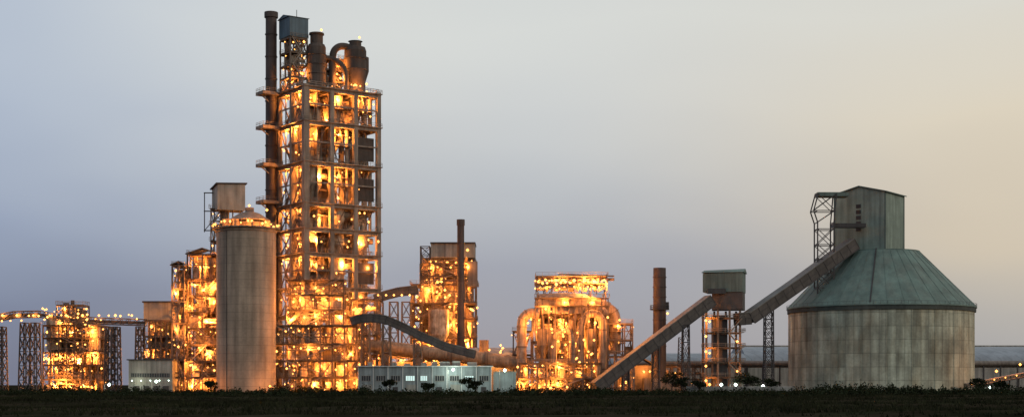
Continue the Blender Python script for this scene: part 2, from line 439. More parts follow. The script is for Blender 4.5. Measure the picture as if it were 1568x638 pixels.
tw.p('lift_shaft',CONC); tw.box(9.2,13.2,14,17.4,0,zs[-1]-.2)
tw.done()

b=B('raw_mill_building')
x0,x1=X(418,-6),X(548,-6)
frame(b,x0,x1,-9,-1.5,[0,5,10,15,20.5],7,1,cw=.4,eq=.95,lamps=1.5,lp=1500,lprob=.4)
frame(b,X(440),X(528),-3,3,[20.8,25.5,30,34.5],4,1,cw=.35,eq=.7,lamps=1.2,lp=1500,lprob=.5)
b.done()
b=B('kiln_inlet_frame'); frame(b,X(540,6),X(579,6),2,10,[0,6,12,18,24,29],2,1,cw=.5,eq=.6,lamps=1.3,lp=1500,lprob=.5,steel=STEEL); b.done()

# ================================================================== cement silo
cy=-12; cx=X(377,cy); r=8.75; zt=Z(352,cy)
b=B('cement_silo',(cx,cy,0)); b.p('silo_shell',SILOC)
b.lathe((0,0),[(r,0),(r,zt-.9),(r+.35,zt-.8),(r+.35,zt),(0.01,zt)],72)
b.p('roof_deck',CONC); b.lathe((0,0),[(r+.36,zt+.01),(r+1.3,zt+.02),(r+1.3,zt+.35),(0.01,zt+.36)],48)
b.p('rain_pipe',DSTEEL); b.cyl((r*math.cos(4.2)*1.02,r*math.sin(4.2)*1.02,0),(r*math.cos(4.2)*1.02,r*math.sin(4.2)*1.02,zt-1),.1,n=8)
b.p('handrails',LST)
for i in range(36):
    t=2*math.pi*i/36; t2=2*math.pi*(i+1)/36; q=r+1.2
    p=Vector((q*math.cos(t),q*math.sin(t),zt+.35)); p2=Vector((q*math.cos(t2),q*math.sin(t2),zt+.35))
    b.beam(p,p+Vector((0,0,1.2)),.1)
    for hh in(.6,1.2): b.beam(p+Vector((0,0,hh)),p2+Vector((0,0,hh)),.09)
for i in range(19):
    t=2*math.pi*i/19+.1; b.globe(((r+1)*math.cos(t),(r+1)*math.sin(t),zt+U(.9,1.9)),U(.28,.48))
b.p('filter_house',EQ2); b.lathe((1,0),[(4.6,zt+.4),(4.6,zt+2.2)],20)
b.p('filter_roof',CLADD); b.lathe((1,0),[(6.2,zt+2.6),(6.3,zt+2.8),(3.0,zt+4.9),(1.3,zt+5.4),(1.3,zt+6.6),(.01,zt+6.8)],20)
b.p('deck_machines',EQ2); b.box(-6.5,-4,-3,0,zt+.4,zt+3)
b.box(5.8,7.6,-3,-1,zt+.4,zt+2.4); b.cyl((-2,-6,zt+.4),(-2,-6,zt+2.6),.9,n=12)
b.p('deck_steel',STEEL)
for i in range(14):
    t=2*math.pi*i/14; b.beam((1+6*math.cos(t),6*math.sin(t),zt+.4),(1+6*math.cos(t),6*math.sin(t),zt+2.9),.16)
for p in ((-5,-7,zt+1.8),(2,-7.6,zt+1.9),(6.7,-5,zt+1.8)): b.light(p,2200)
b.light((7.5,-7.5,zt+5),1400)
b.light((9,-11,2.5),1500); b.light((-9.5,-10,2.5),1200)
b.globe((1,-.5,zt+7.2),.4)
b.done()
ey=4; b=B('bucket_elevator_tower')
ex0,ex1=X(323,ey),X(345,ey)
frame(b,ex0,ex1,ey,ey+5,[0,10,20,30,40,47,52,57],1,1,cw=.35,eq=.3,lamps=.8,lp=1100,lprob=.4,over=.5)
b.p('elevator_casing',CLADD); b.box(X(338,ey),X(348,ey),ey+1,ey+3.2,0,57)
z0=Z(322,ey); z1=Z(284,ey)
b.p('head_house',CLAD)
hx0,hxm,hx1=X(321,ey),X(336,ey),X(375,ey)
P=[(hx0,ey+3.5),(hxm,ey-3),(hx1,ey+.5),(hx1-3,ey+7)]
V=[(x,y,z0) for x,y in P]+[(P[0][0],P[0][1],z1-.9),(P[1][0],P[1][1],z1),(P[2][0],P[2][1],z1+.4),(P[3][0],P[3][1],z1-.2)]
b.add(V,[(3,2,1,0),(0,1,5,4),(1,2,6,5),(2,3,7,6),(3,0,4,7)])
b.p('head_house_roof',DSTEEL)
q=[Vector(V[i]) for i in (4,5,6,7)]; c_=sum(q,Vector())/4
q=[c_+(v-c_)*1.13+Vector((0,0,.1)) for v in q]
b.add(q+[v+Vector((0,0,.35)) for v in q],[(0,1,2,3),(7,6,5,4),(0,4,5,1),(1,5,6,2),(2,6,7,3),(3,7,4,0)])
b.p('house_posts',STEEL)
for x in (hxm+.5,(hxm+hx1)/2,hx1-1): b.beam((x,ey+1,49.5),(x,ey+1,z0),.35)
b.beam((hxm+.5,ey+1,50),(hx1-1,ey+1,z0),.2)
b.p('outrigger',DSTEEL)
for z in (z0-6,z0,z1-2): b.beam((hx0-2.2,ey+2,z),(hxm,ey+2,z),.3)
b.beam((hx0-2,ey+2,z0-6.5),(hx0-2,ey+2,z1-2),.25); b.beam((hx0-2,ey+2,z0-6),(hxm,ey+2,z0),.2)
b.done()

# ================================================================== left frames
def gable(b,x0,x1,y0,y1,z,rise,m,ov=.6):
    b.p('roof',m); x0-=ov;x1+=ov;y0-=ov;y1+=ov; xm=(x0+x1)/2; t=.25
    b.add([(x0,y0,z),(xm,y0,z+rise),(x1,y0,z),(x0,y1,z),(xm,y1,z+rise),(x1,y1,z),
           (x0,y0,z+t),(xm,y0,z+rise+t),(x1,y0,z+t),(x0,y1,z+t),(xm,y1,z+rise+t),(x1,y1,z+t)],
          [(0,3,4,1),(1,4,5,2),(6,7,10,9),(7,8,11,10),(0,1,7,6),(1,2,8,7),(5,4,10,11),(4,3,9,10),(0,6,9,3),(2,5,11,8)])
b=B('blending_tower')
zz=[0,5,10,15,20,25,30,35,Z(390)]
frame(b,X(287),X(333),0,9,zz,2,2,cw=.45,eq=.85,lamps=2.0,lp=1500,lprob=.55,over=.5)
gable(b,X(287),X(333),0,9,Z(389),1.8,CLADD)
b.p('inner_wall',CLAD); b.box(X(289),X(331),9.3,9.5,0,Z(392))
b.done()
b=B('mill_feed_tower')
frame(b,X(266),X(284),-2,6,[0,5,10.5,16,21.5,27,32,Z(408)],2,1,cw=.42,eq=.85,lamps=1.9,lp=1400,lprob=.55,over=.4)
gable(b,X(266),X(286),-2,6,Z(407),1.2,CLADD)
b.p('inner_wall',CLADD); b.box(X(266),X(284),6.3,6.5,0,Z(410)); b.done()
b=B('packing_building')
y=6; a,c=X(220,y),X(264,y)
b.p('upper_cladding',CLAD); b.box(a,c,y,y+14,Z(489,y),Z(463,y))
b.p('roof_edge',DSTEEL); b.box(a-.4,c+.4,y-.4,y+14.4,Z(463,y)+.02,Z(463,y)+.5)
b.p('rear_wall',CLAD); b.box(a+.3,c-.3,y+6,y+6.3,0,Z(489,y))
frame(b,a+.2,c-.2,y+.3,y+5.5,[0,5,Z(549,y),Z(533,y),Z(515,y),Z(489,y)-.4],5,1,cw=.4,eq=.6,lamps=1.2,lp=1300,lprob=.55,over=.2,stairs=False)
b.done()
b=B('store_shed'); y=-6
b.p('walls',CLAD); b.box(X(197,y),X(264,y),y,y+10,0,Z(551,y))
b.p('plinth',WALL); b.box(X(197,y)-.1,X(264,y)+.1,y-.12,y,0,3)
for k in range(4):
    xx=X(205+k*15,y); b.p('doors',DSTEEL); b.box(xx,xx+1.7,y-.2,y-.1,.1,2.6)
b.p('window_strip',GLASS); b.box(X(201,y),X(260,y),y-.08,y+.02,5.2,6.4)
b.p('mullions',CLAD)
for k in range(24): xx=X(201+k*2.57,y); b.box(xx-.05,xx+.05,y-.14,y-.09,5.15,6.45)
b.p('roof_edge',DSTEEL); b.box(X(197,y)-.5,X(264,y)+.5,y-.5,y+10.5,Z(551,y)+.02,Z(551,y)+.35)
for k in range(5): b.globe((X(203+k*14,y),y-.7,4.2),.2,COOL,'wall_lamps')
b.light((X(212,y),y-3,4),300,(.9,1,.7),g=False); b.done()

# ================================================================== far left plant + conveyor
y=14
b=B('crusher_plant')
frame(b,X(66,y),X(150,y),y,y+12,[0,4.5,9,13,17.5,21.5],7,2,cw=.4,eq=.85,lamps=1.6,lp=1700,lprob=.5,over=.6)
frame(b,X(84,y),X(124,y),y+2,y+9,[21.8,25,28],4,1,cw=.3,eq=.8,lamps=1.3,lp=1500,lprob=.4,over=.3)
b.p('vent_stacks',CHIM)
for e,h,r_ in ((94,462,.9),(104,458,.6),(114,470,1.4),(122,474,.8)): b.cyl((X(e,y),y+5,20),(X(e,y),y+5,Z(h,y)),r_,n=14)
b.p('bins',EQ); b.cyl((X(78,y),y+4,14),(X(78,y),y+4,24),2.6,n=20); b.cyl((X(137,y),y+4,14),(X(137,y),y+4,23),2.4,n=20)
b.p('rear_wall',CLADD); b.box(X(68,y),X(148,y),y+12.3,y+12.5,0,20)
for k in range(22): b.globe((X(U(66,150),y),y-1,U(19,27)),U(.2,.45))
b.done()
y=4
b=B('belt_conveyor_bridge')
pts=[(-60,484),(-10,492),(22,486),(60,485),(105,493),(160,496),(224,498)]
P=[(X(e,y),y,Z(h,y)) for e,h in pts]
b.p('conveyor_deck',DSTEEL)
for a,c in zip(P,P[1:]):
    a=Vector(a);c=Vector(c)
    for dy in(-1.3,1.3):
        o=Vector((0,dy,0)); b.beam(a+o,c+o,.3); b.beam(a+o+Vector((0,0,1.9)),c+o+Vector((0,0,1.9)),.22)
        L=(c-a).length; n=max(2,int(L/2.2))
        for i in range(n):
            p=a.lerp(c,i/n)+o; q=a.lerp(c,(i+1)/n)+o
            b.beam(p,p+Vector((0,0,1.9)),.15); b.beam(p,q+Vector((0,0,1.9)),.13)
    b.beam(a+Vector((0,0,.8)),c+Vector((0,0,.8)),2.2,.9)
for e in (38,54): lattice(b,X(e,y),y,1.6,3.4,0,Z(494,y),5,1.5,t=.32)
for e in (3,168,178,214): lattice(b,X(e,y),y,1.5,3.4,0,Z(500,y),6,1.4,t=.32)
for e in range(4,225,15): b.globe((X(e+U(-4,4),y),y-1.6,Z(489,y)+U(-.5,1.5)),U(.25,.45))
for e in (8,30,55,80,105,130,155,180,205): b.light((X(e,y),y-2,Z(488,y)+1),900)
b.done()

# ================================================================== mid plant
y=25
b=B('coal_mill_tower')
zl=[0,6,12,18,24,29,Z(436,y)]
frame(b,X(630,y),X(728,y),y,y+14,zl,6,2,cw=.45,eq=.9,lamps=1.6,lp=1900,lprob=.48,over=.7)
frame(b,X(648,y),X(726,y),y+1,y+13,[zl[-1]+.3,38,42,Z(396,y)],5,1,cw=.45,eq=.8,lamps=1.3,lp=1900,lprob=.6,over=.5)
b.p('top_house',CLAD); b.box(X(660,y),X(727,y),y-.5,y+12,Z(395,y)+.2,Z(373,y))
b.p('top_house_roof',DSTEEL); b.box(X(659,y),X(728,y),y-1,y+12.5,Z(373,y)+.02,Z(373,y)+.45)
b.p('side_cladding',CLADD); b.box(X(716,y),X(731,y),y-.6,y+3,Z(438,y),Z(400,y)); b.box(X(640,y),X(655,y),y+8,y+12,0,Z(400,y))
lattice(b,X(651,y),y+2,3,5,Z(440,y),Z(377,y),5,1,t=.3)
b.p('bunker',EQ); b.cyl((X(672,y),y-1.6,19),(X(672,y),y-1.6,27),3.3,n=24); b.cyl((X(672,y),y-1.6,14),(X(672,y),y-1.6,19),.8,3.3,n=24,caps=False)
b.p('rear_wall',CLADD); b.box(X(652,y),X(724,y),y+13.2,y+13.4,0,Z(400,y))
for k in range(20): b.globe((X(U(634,726),y),y-1,U(10,45)),U(.25,.5))
b.globe((X(716,y),y-1,Z(383,y)),.5)
b.done()
b=B('mill_chimney'); y=20; b.p('stack',CHIM)
b.lathe((X(705.5,y),y),[(1.15,0),(1.12,Z(345,y)),(1.3,Z(345,y)),(1.3,Z(336,y)),(1.0,Z(336,y)),(1,Z(345,y))],20)
for z in range(6,52,6): b.lathe((X(705.5,y),y),[(1.12,z),(1.3,z+.05),(1.3,z+.3),(1.12,z+.35)],20)
b.done()
b=B('inclined_belt_gallery')
y=12; P=[(X(e,y),y,Z(h,y)) for e,h in ((574,457),(592,451),(612,446),(640,443))]
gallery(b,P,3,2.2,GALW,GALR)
for e in(580,603,622): lattice(b,X(e,y),y,2.6,3,0,Z(462,y),6,1.2,m=STEEL)
for e in range(580,640,12): b.globe((X(e,y),y-2,Z(452,y)),.35)
b.done()
b=B('clinker_pan_conveyor')
y=-11; P=[(X(e,y),y,Z(h,y)) for e,h in ((538,492),(552,487),(572,486),(592,489),(615,499),(645,514),(680,529),(728,542))]
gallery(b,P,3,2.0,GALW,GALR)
for e,h in((560,494),(592,496),(640,520)): lattice(b,X(e,y),y,2.2,3,0,Z(h,y),5,1.3,m=STEEL)
b.done()
y=8
def vault(b,x0,x1,y0,y1,z,rise,m,part='vault_roof',n=12):
    b.p(part,m); V=[];F=[]
    for i in range(n+1):
        t=math.pi*i/n
        yy=(y0+y1)/2-math.cos(t)*(y1-y0)/2; zz=z+math.sin(t)*rise
        V+= [(x0,yy,zz),(x1,yy,zz)]
    F=[(2*i,2*i+1,2*i+3,2*i+2) for i in range(n)]; b.add(V,F,True)
    b.add(V[0::2],[tuple(range(n+1))]); b.add(V[1::2],[tuple(range(n+1))])
b=B('workshop_sheds')
b.p('walls',CLADD); b.box(X(575,y),X(715,y),y,y+16,0,Z(553,y))
for k in range(3):
    a=X(575+47*k,y); c=X(575+47*(k+1)-1,y); gable(b,a+.4,c-.4,y,y+16,Z(553,y)+.05+.01*k,1.8,CLADD,.3)
b.p('curved_roof_walls',WALL); b.box(X(716,y),X(792,y),y+2,y+20,0,Z(548,y))
vault(b,X(716,y)-.5,X(792,y)+.5,y+1.5,y+20.5,Z(548,y)+.02,3.6,ROOF)
b.p('tank',EQ2); b.cyl((X(741,y),y+1,Z(545,y)),(X(741,y),y+1,Z(520,y)),1.5,n=18)
b.p('roof_works',STEEL)
for k in range(14):
    e=U(585,712); z=Z(553,y)+1; b.box(X(e,y),X(e,y)+U(1,3),y+1,y+4,z,z+U(1,3.2))
for k in range(24): b.globe((X(U(580,780),y),y-1,Z(U(528,556),y)),U(.22,.42))
for e in (590,615,640,665,690,715,745,775): b.light((X(e,y),y-1.5,10.5),2200)
b.done()
b=B('kiln_tube'); b.p('kiln_shell',EQ2); y=3
b.cyl((X(560,y),y,15),(X(800,y),y,9.5),2.1,n=28)
b.p('kiln_tyres',STEEL)
for e in (590,640,690,745): z=15-5.5*(e-560)/240; b.cyl((X(e,y)-.6,y,z),(X(e,y)+.6,y,z),2.5,n=28); b.box(X(e,y)-1.2,X(e,y)+1.2,y-2,y+2,0,z-2)
b.done()
# office
y=-24
b=B('factory_office')
x0,x1=X(549,y),X(752,y); zt=Z(561,y)
b.p('walls',OFF); b.box(x0,x1,y,y+12,0,zt)
b.p('roof_slab',WHITE); b.box(x0-.5,x1+.5,y-.6,y+12.4,zt+.02,zt+.3)
n=9
for k in range(n+1):
    b.p('pilasters',WHITE); xx=x0+(x1-x0)*k/n; b.box(xx-.13,xx+.13,y-.22,y-.03,0,zt)
for k in range(n):
    xa=x0+(x1-x0)*(k+.2)/n; xb=x0+(x1-x0)*(k+.82)/n
    lit=k in (3,4,7)
    xe=xb if k!=4 else xa+2
    b.p('lit_windows' if lit else 'windows',WLIT if lit else GLASS); b.box(xa,xe,y-.06,y+.02,4.1,5.5)
    b.p('window_frames',CLAD)
    for q in range(5): xx=xa+(xe-xa)*q/4; b.box(xx-.06,xx+.06,y-.12,y-.07,4.05,5.55)
    b.box(xa-.05,xe+.05,y-.13,y-.06,3.92,4.06); b.box(xa-.05,xe+.05,y-.13,y-.06,5.51,5.63)
    if k%3==2: b.p('doors',DSTEEL); b.box(xa+.5,xa+2,y-.1,y+.02,.1,2.3)
    elif k%3==0: b.p('roller_doors',CLAD); b.box(xa+.2,xa+3,y-.1,y+.02,.1,3.0)
b.p('rooftop_units',CLAD)
for k in range(9): xx=U(x0+2,x1-3); b.box(xx,xx+U(1,3.2),y+2,y+4,zt+.31,zt+U(.9,2.0))
b.p('annex',OFF); b.box(X(752,y)+.6,X(790,y),y+2,y+9,0,zt-1.6)
b.p('annex_roof',CLAD); b.box(X(752,y)+.6,X(790,y)+.3,y+1.7,y+9.3,zt-1.58,zt-1.35)
b.done()

# ================================================================== kiln filter house
DU=mat('insulated_duct',(.30,.22,.16),rough=.6,var=.4,scale=.4,rust=(.11,.065,.04),rustamt=.8)
b=B('kiln_filter_house')
y=2
zl=[0,5,10.5,16,Z(482)]
frame(b,X(816),X(930),y,y+14,zl,7,2,cw=.48,eq=.9,lamps=1.6,lp=1500,lprob=.42,over=.7)
b.p('filter_casing',DU)
b.box(X(822),X(868),y+1,y+12,zl[-1]+.4,Z(452)); 
b.cyl((X(862),y+3,zl[-1]+.4),(X(862),y+3,Z(455)),8.3,n=40); b.lathe((X(862),y+3),[(8.3,Z(455)),(7.2,Z(449)),(2,Z(447)),(.01,Z(447))],40)
for k in range(12):
    xx=X(820+k*4.2); b.beam((xx,y+.85,zl[-1]+.4),(xx,y+.85,Z(453)),.22)
frame(b,X(822),X(930),y,y+13,[Z(446),Z(434),Z(423)],9,1,cw=.28,bw=.22,eq=.75,lamps=2.4,lp=1300,lprob=.55,over=.6,stairs=False,lr=(.28,.5))
b.p('deck_support',STEEL)
for e in (824,842,880,905,928):
    for yy in (y,y+12): b.beam((X(e),yy,zl[-1]),(X(e),yy,Z(446)),.4)
for z in (Z(470),Z(458)):
    b.p('deck_support',STEEL); b.beam((X(818),y-5.6,z),(X(930),y-5.6,z),.3); 
    b.p('floors',GRATE); b.box(X(818),X(932),y-6.6,y-5.4,z+.2,z+.3); rails(b,X(818),X(932),y-6.6,y-5.4,z+.3)
for e in range(820,932,10): b.p('deck_support',STEEL); b.beam((X(e),y-5.6,0),(X(e),y-5.6,Z(457)),.28)
b.beam((X(856),y+2,Z(418)),(X(942),y+2,Z(421)),.4); b.beam((X(930),y+2,Z(426)),(X(942),y+2,Z(426)),.8)
for e in (856,880,905,930): b.beam((X(e),y+2,Z(424)),(X(e),y+2,Z(419)),.2)
b.p('rear_cladding',CLADD); b.box(X(826),X(925),y+14.2,y+14.4,0,Z(450))
def duct(pts,yy,r_): b.p('big_ducts',DU); b.tube([(X(e),yy,Z(h)) for e,h in pts],r_,n=18)
duct([(799,598),(799,540),(799,500),(802,486),(812,479),(826,480)],y-2,1.5)
duct([(888,575),(888,520),(890,496),(898,483),(909,480),(919,487),(922,505),(922,575)],y-3.5,1.25)
duct([(872,520),(876,494),(888,476),(904,470),(918,472),(930,482)],y-1,1.2)
duct([(880,460),(900,460),(918,464),(934,472),(943,486),(943,540)],y+4,1.9)
duct([(848,575),(848,525),(855,510),(868,507),(876,520),(877,575)],y-3.5,.95)
duct([(900,500),(903,470),(915,462),(928,468)],y+2,1.2)
b.p('hoppers',EQ2)
for e in (832,848,905): b.cyl((X(e),y-1,15),(X(e),y-1,20),2.0,n=16); b.cyl((X(e),y-1,11),(X(e),y-1,15),.5,2.0,n=16,caps=False)
frame(b,X(786),X(814),y+1,y+8,[0,6,12,Z(507)],2,1,cw=.4,eq=.6,lamps=1.5,lp=1200,lprob=.45)
frame(b,X(932),X(970),y+1,y+9,[0,6,11.5,Z(520),Z(495)],3,1,cw=.38,eq=.35,lamps=.9,lp=1100,lprob=.4,over=.2,stairs=False)
frame(b,X(795),X(918),y-9,y-4,[0,4.6,9.2],9,1,cw=.4,eq=.8,lamps=1.4,lp=1200,lprob=.35)
b.light((X(835),y-7,Z(474)),4500); b.light((X(865),y-7.4,Z(464)),5000); b.light((X(905),y-7.2,Z(464)),4500); b.light((X(910),y-7.2,Z(495)),4500); b.light((X(808),y-6,Z(495)),3500); b.light((X(860),y-7.5,Z(505)),4500); b.light((X(948),y-3,Z(490)),3000)
for k in range(16): b.globe((X(824+k*7),y-.9,Z(U(428,436))),U(.3,.55))
for k in range(30): b.globe((X(U(820,930)),y-6.9,Z(U(452,560))),U(.2,.45))
b.done()

# ================================================================== steel chimney
y=6; b=B('dryer_chimney'); b.p('stack',CHIM); cx=X(1010,y)
b.lathe((cx,y),[(2.1,0),(1.95,Z(410,y)),(1.7,Z(410,y)),(1.7,Z(416,y))],28)
for h in (425,440,455,490,510,530): z=Z(h,y); b.lathe((cx,y),[(1.95,z),(2.15,z+.05),(2.15,z+.3),(1.95,z+.35)],28)
b.p('service_platform',DSTEEL); z=Z(474,y); b.lathe((cx,y),[(1.9,z),(3.0,z),(3.0,z+.3),(1.9,z+.31)],20)
for i in range(14):
    t=2*math.pi*i/14; t2=2*math.pi*(i+1)/14
    p=Vector((cx+2.9*math.cos(t),y+2.9*math.sin(t),z)); q=Vector((cx+2.9*math.cos(t2),y+2.9*math.sin(t2),z))
    b.beam(p,p+Vector((0,0,1.4)),.1); b.beam(p+Vector((0,0,1.4)),q+Vector((0,0,1.4)),.1); b.beam(p+Vector((0,0,.8)),q+Vector((0,0,.8)),.1)
b.box(cx+1.6,cx+2.8,y-1,y+1,z+.2,z+2.4)
b.p('ladder',DSTEEL); b.beam((cx-.4,y-2.2,1),(cx-.4,y-2.2,z),.1); b.beam((cx+.3,y-2.2,1),(cx+.3,y-2.2,z),.1)
b.globe((cx+2.2,y-2.4,z-1.2),.4)
b.p('base_house',CLADD); b.box(cx-5,cx+6,y-3,y+6,0,5)
b.light((cx-3.5,y-4.5,7),900)
b.done()

# ================================================================== transfer tower + galleries
ty=-4
b=B('transfer_tower')
a,c=X(1078,ty),X(1137,ty); d=X(1149,ty)
zt=Z(416,ty)
rot=[(a,ty+3),(c,ty),(d,ty+9),(a+3,ty+12)]
def prism(P,z0,z1s):
    V=[(x,y,z0) for x,y in P]+[(P[i][0],P[i][1],z1s[i]) for i in range(4)]
    b.add(V,[(3,2,1,0),(0,1,5,4),(1,2,6,5),(2,3,7,6),(3,0,4,7)])
b.p('cladding',TEALD); prism(rot,Z(446,ty),[zt-.3,zt,zt,zt-.3]); 
low=[(X(1092,ty),ty+3),(c+.0,ty+.2),(d-.2,ty+9),(a+4,ty+11)]
b.p('lower_cladding',GALW); prism(low,Z(473,ty),[Z(446,ty)-.02]*4)
b.p('window_band',DSTEEL); b.box(X(1084,ty),X(1112,ty),ty+.9,ty+1.6,Z(449,ty),Z(441,ty))
b.p('roof',TEAL)
P=[Vector((x,y,zt+.02)) for x,y in rot]; cc=sum(P,Vector())/4; P=[cc+(p-cc)*1.07 for p in P]
r0=(P[0]+P[3])/2+Vector((0,0,1.0)); r1=(P[1]+P[2])/2+Vector((0,0,1.3))
b.add(P+[r0,r1],[(0,1,5,4),(2,3,4,5),(3,0,4),(1,2,5),(3,2,1,0)])
for e,yy in ((1083,ty+2),(1100,ty+1),(1118,ty+1),(1134,ty+1)):
    b.p('tower_legs',STEEL); b.beam((X(e,ty),yy,0),(X(e,ty),yy,Z(474,ty)),.6); b.beam((X(e,ty),yy+8,0),(X(e,ty),yy+8,Z(474,ty)),.6)
for z in (5,9.5,14,18.5,23):
    b.p('tower_legs',STEEL); b.beam((X(1083,ty),ty+2,z),(X(1134,ty),ty+1,z),.5); b.p('floors',GRATE); b.box(X(1082,ty),X(1140,ty),ty+.5,ty+9,z+.26,z+.4); rails(b,X(1080,ty),X(1142,ty),ty+.3,ty+9,z+.4,t=.1)
b.p('core_casing',DSTEEL); b.box(X(1094,ty),X(1116,ty),ty+2.5,ty+7,0,24); 
b.p('stairs',LST)
for i,z in enumerate((0.5,5,9.5,14,18.5)):
    p=(X(1116,ty),ty-.2,z); q=(X(1136,ty),ty-.2,z+4.5)
    if i%2: p,q=(q[0],q[1],z),(p[0],p[1],z+4.5)
    b.beam(p,q,.9,.3); b.beam((p[0],p[1]-.4,p[2]+1.1),(q[0],q[1]-.4,q[2]+1.1),.1)
for z in (4.2,8.6,13,17.6,22.4): b.globe((X(1081,ty),ty+.2,z),.42)
for z in (3,12.5,22): b.light((X(1086,ty),ty-.3,z),1700)
b.light((X(1128,ty),ty-.6,7),900); b.light((X(1128,ty),ty-.6,16),800)
b.done()
b=B('inclined_clinker_gallery')
P=[(X(912,-14),-14,Z(592,-14)),(X(1000,-10),-10,Z(525,-10)),(X(1088,-5),-5,Z(459,-5))]
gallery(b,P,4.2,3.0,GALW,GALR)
for e,h,yy in ((958,566,-12),(1004,530,-10),(1050,497,-8)): lattice(b,X(e,yy),yy,1.8,3.6,0,Z(h,yy),4,1.2)
b.done()
sy=20
b=B('silo_feed_gallery')
P=[(X(1128,-2),-2,Z(488,-2)),(X(1146,-1),-1,Z(487,-1)),(X(1222,5),5,Z(434,5)),(X(1306,12),12,Z(373,12))]
gallery(b,P,4.4,3.2,GALW,GALR)
lattice(b,X(1177,2),2,2.4,3.4,0,Z(474,2),9,1.1,t=.3)
b.done()

# ================================================================== clinker silo
scx=X(1348,sy); b=B('clinker_storage_silo',(scx,sy,0))
r=28.8; ze=Z(472,sy)
b.p('silo_wall',PALE); b.lathe((0,0),[(r,0),(r,ze-1.6)],120)
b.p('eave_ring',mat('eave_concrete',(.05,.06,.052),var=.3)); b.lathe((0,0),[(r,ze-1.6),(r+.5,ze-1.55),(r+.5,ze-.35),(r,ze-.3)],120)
rt=12.2; zc=Z(387,sy)
b.p('cone_roof',TEAL); b.lathe((0,0),[(r-.5,ze-.31),(r+.75,ze-.3),(r+.75,ze+.05),(rt,zc),(rt,zc+.3),(.01,zc+.3)],120)
b.p('roof_seams',TEAL)
for i in range(36):
    t=2*math.pi*i/36
    b.beam(((r+.6)*math.cos(t),(r+.6)*math.sin(t),ze+.2),(rt*math.cos(t),rt*math.sin(t),zc+.06),.14,.14)
b.p('roof_stair',DSTEEL)
t=math.radians(250); p=Vector(((r+.3)*math.cos(t),(r+.3)*math.sin(t),ze+.6)); q=Vector((rt*math.cos(t),rt*math.sin(t),zc+.5)); b.beam(p,q,.4,.08); b.beam(p+Vector((0,0,1)),q+Vector((0,0,1)),.05)
b.p('wall_pilasters',PALE)
for i in range(24):
    t=2*math.pi*(i+.3)/24; b.cyl((r*math.cos(t),r*math.sin(t),0),(r*math.cos(t),r*math.sin(t),ze-1.62),.16,n=6,caps=False)
b.p('eave_rail',DSTEEL)
for i in range(90):
    t=2*math.pi*i/90; t2=2*math.pi*(i+1)/90; q=r+.7
    p=Vector((q*math.cos(t),q*math.sin(t),ze)); p2=Vector((q*math.cos(t2),q*math.sin(t2),ze))
    b.beam(p,p+Vector((0,0,1)),.05); b.beam(p+Vector((0,0,1)),p2+Vector((0,0,1)),.05)
e1=Vector((-.8,.6,0)); e2=Vector((.6,.8,0)); L1,L2=17.0,15.2
c0=Vector((X(1355,sy-11)-scx,-11.2,0))
za=zc-.6; zw=Z(300,sy); zr=Z(290,sy)
q=[c0,c0+e1*L1,c0+e1*L1+e2*L2,c0+e2*L2]
def up(v,z): return Vector((v.x,v.y,z))
mf=c0+e1*L1*.5; mb=mf+e2*L2
b.p('head_house',TEALW)
b.add([up(q[0],za),up(q[1],za),up(q[1],zw),up(mf,zr),up(q[0],zw)],[(0,4,3,2,1)])
b.add([up(q[3],za),up(q[2],za),up(q[2],zw),up(mb,zr),up(q[3],zw)],[(0,1,2,3,4)])
b.add([up(q[0],za),up(q[3],za),up(q[3],zw),up(q[0],zw)],[(0,1,2,3)])
b.add([up(q[1],za),up(q[2],za),up(q[2],zw),up(q[1],zw)],[(3,2,1,0)])
b.p('head_house_roof',TEALD)
for s_,A_,A2 in ((1,q[0],q[3]),(-1,q[1],q[2])):
    o=-e1*.7*s_; o2=-e2*.7
    pts=[up(A_,zw-.15)+o+o2,up(A2,zw-.15)+o-o2,up(mb,zr+.05)-o2,up(mf,zr+.05)+o2]
    b.add(pts+[p+Vector((0,0,.3)) for p in pts],[(3,2,1,0),(4,5,6,7),(0,1,5,4),(1,2,6,5),(2,3,7,6),(3,0,4,7)])
b.p('head_house_trim',mat('teal_trim',(.07,.1,.09),var=.2))
for Q in q: b.beam(up(Q,za),up(Q,zw),.35)
b.p('louvres',DSTEEL)
n1=Vector((-.6,-.8,0))
w0=c0+e1*8+n1*.08
for k in range(5): b.beam(up(w0,zw-4-k*1.8),up(w0+e1*1.6,zw-4-k*1.8),.2,1.2)
b.done()
yy=8; b=B('silo_stair_tower')
b.p('lattice_legs',DSTEEL)
def xy(e,h,dy=0): return Vector((X(e,yy),yy+dy,Z(h,yy)))
lev=[462,440,418,396,374,350]
for dy in (0,5):
    b.beam(xy(1252,462,dy),xy(1252,340,dy),.36); b.beam(xy(1277,458,dy),xy(1277,340,dy),.36)
    b.beam(xy(1252,340,dy),xy(1246,322,dy),.34); b.beam(xy(1246,322,dy),xy(1253,296,dy),.34)
    b.beam(xy(1277,340,dy),xy(1281,296,dy),.34)
    for h0,h1 in zip(lev,lev[1:]):
        b.beam(xy(1252,h0,dy),xy(1277,h1,dy),.2); b.beam(xy(1277,h0,dy),xy(1252,h1,dy),.2); b.beam(xy(1252,h1,dy),xy(1277,h1,dy),.24)
    b.beam(xy(1252,340,dy),xy(1279,322,dy),.22); b.beam(xy(1246,322,dy),xy(1279,322,dy),.25); b.beam(xy(1246,322,dy),xy(1280,297,dy),.22)
    b.beam(xy(1279,322,dy),xy(1253,297,dy),.2)
for h in lev+[340,322,297]:
    for e in (1252,1277): b.beam(xy(e,h),xy(e,h,5),.22)
b.p('access_deck',TEALD); b.box(X(1252,yy),X(1300,yy),yy,yy+5,Z(300,yy),Z(294,yy))
b.p('deck_beam',DSTEEL); b.box(X(1277,yy),X(1325,yy+2),yy+1,yy+4,Z(347,yy),Z(341,yy))
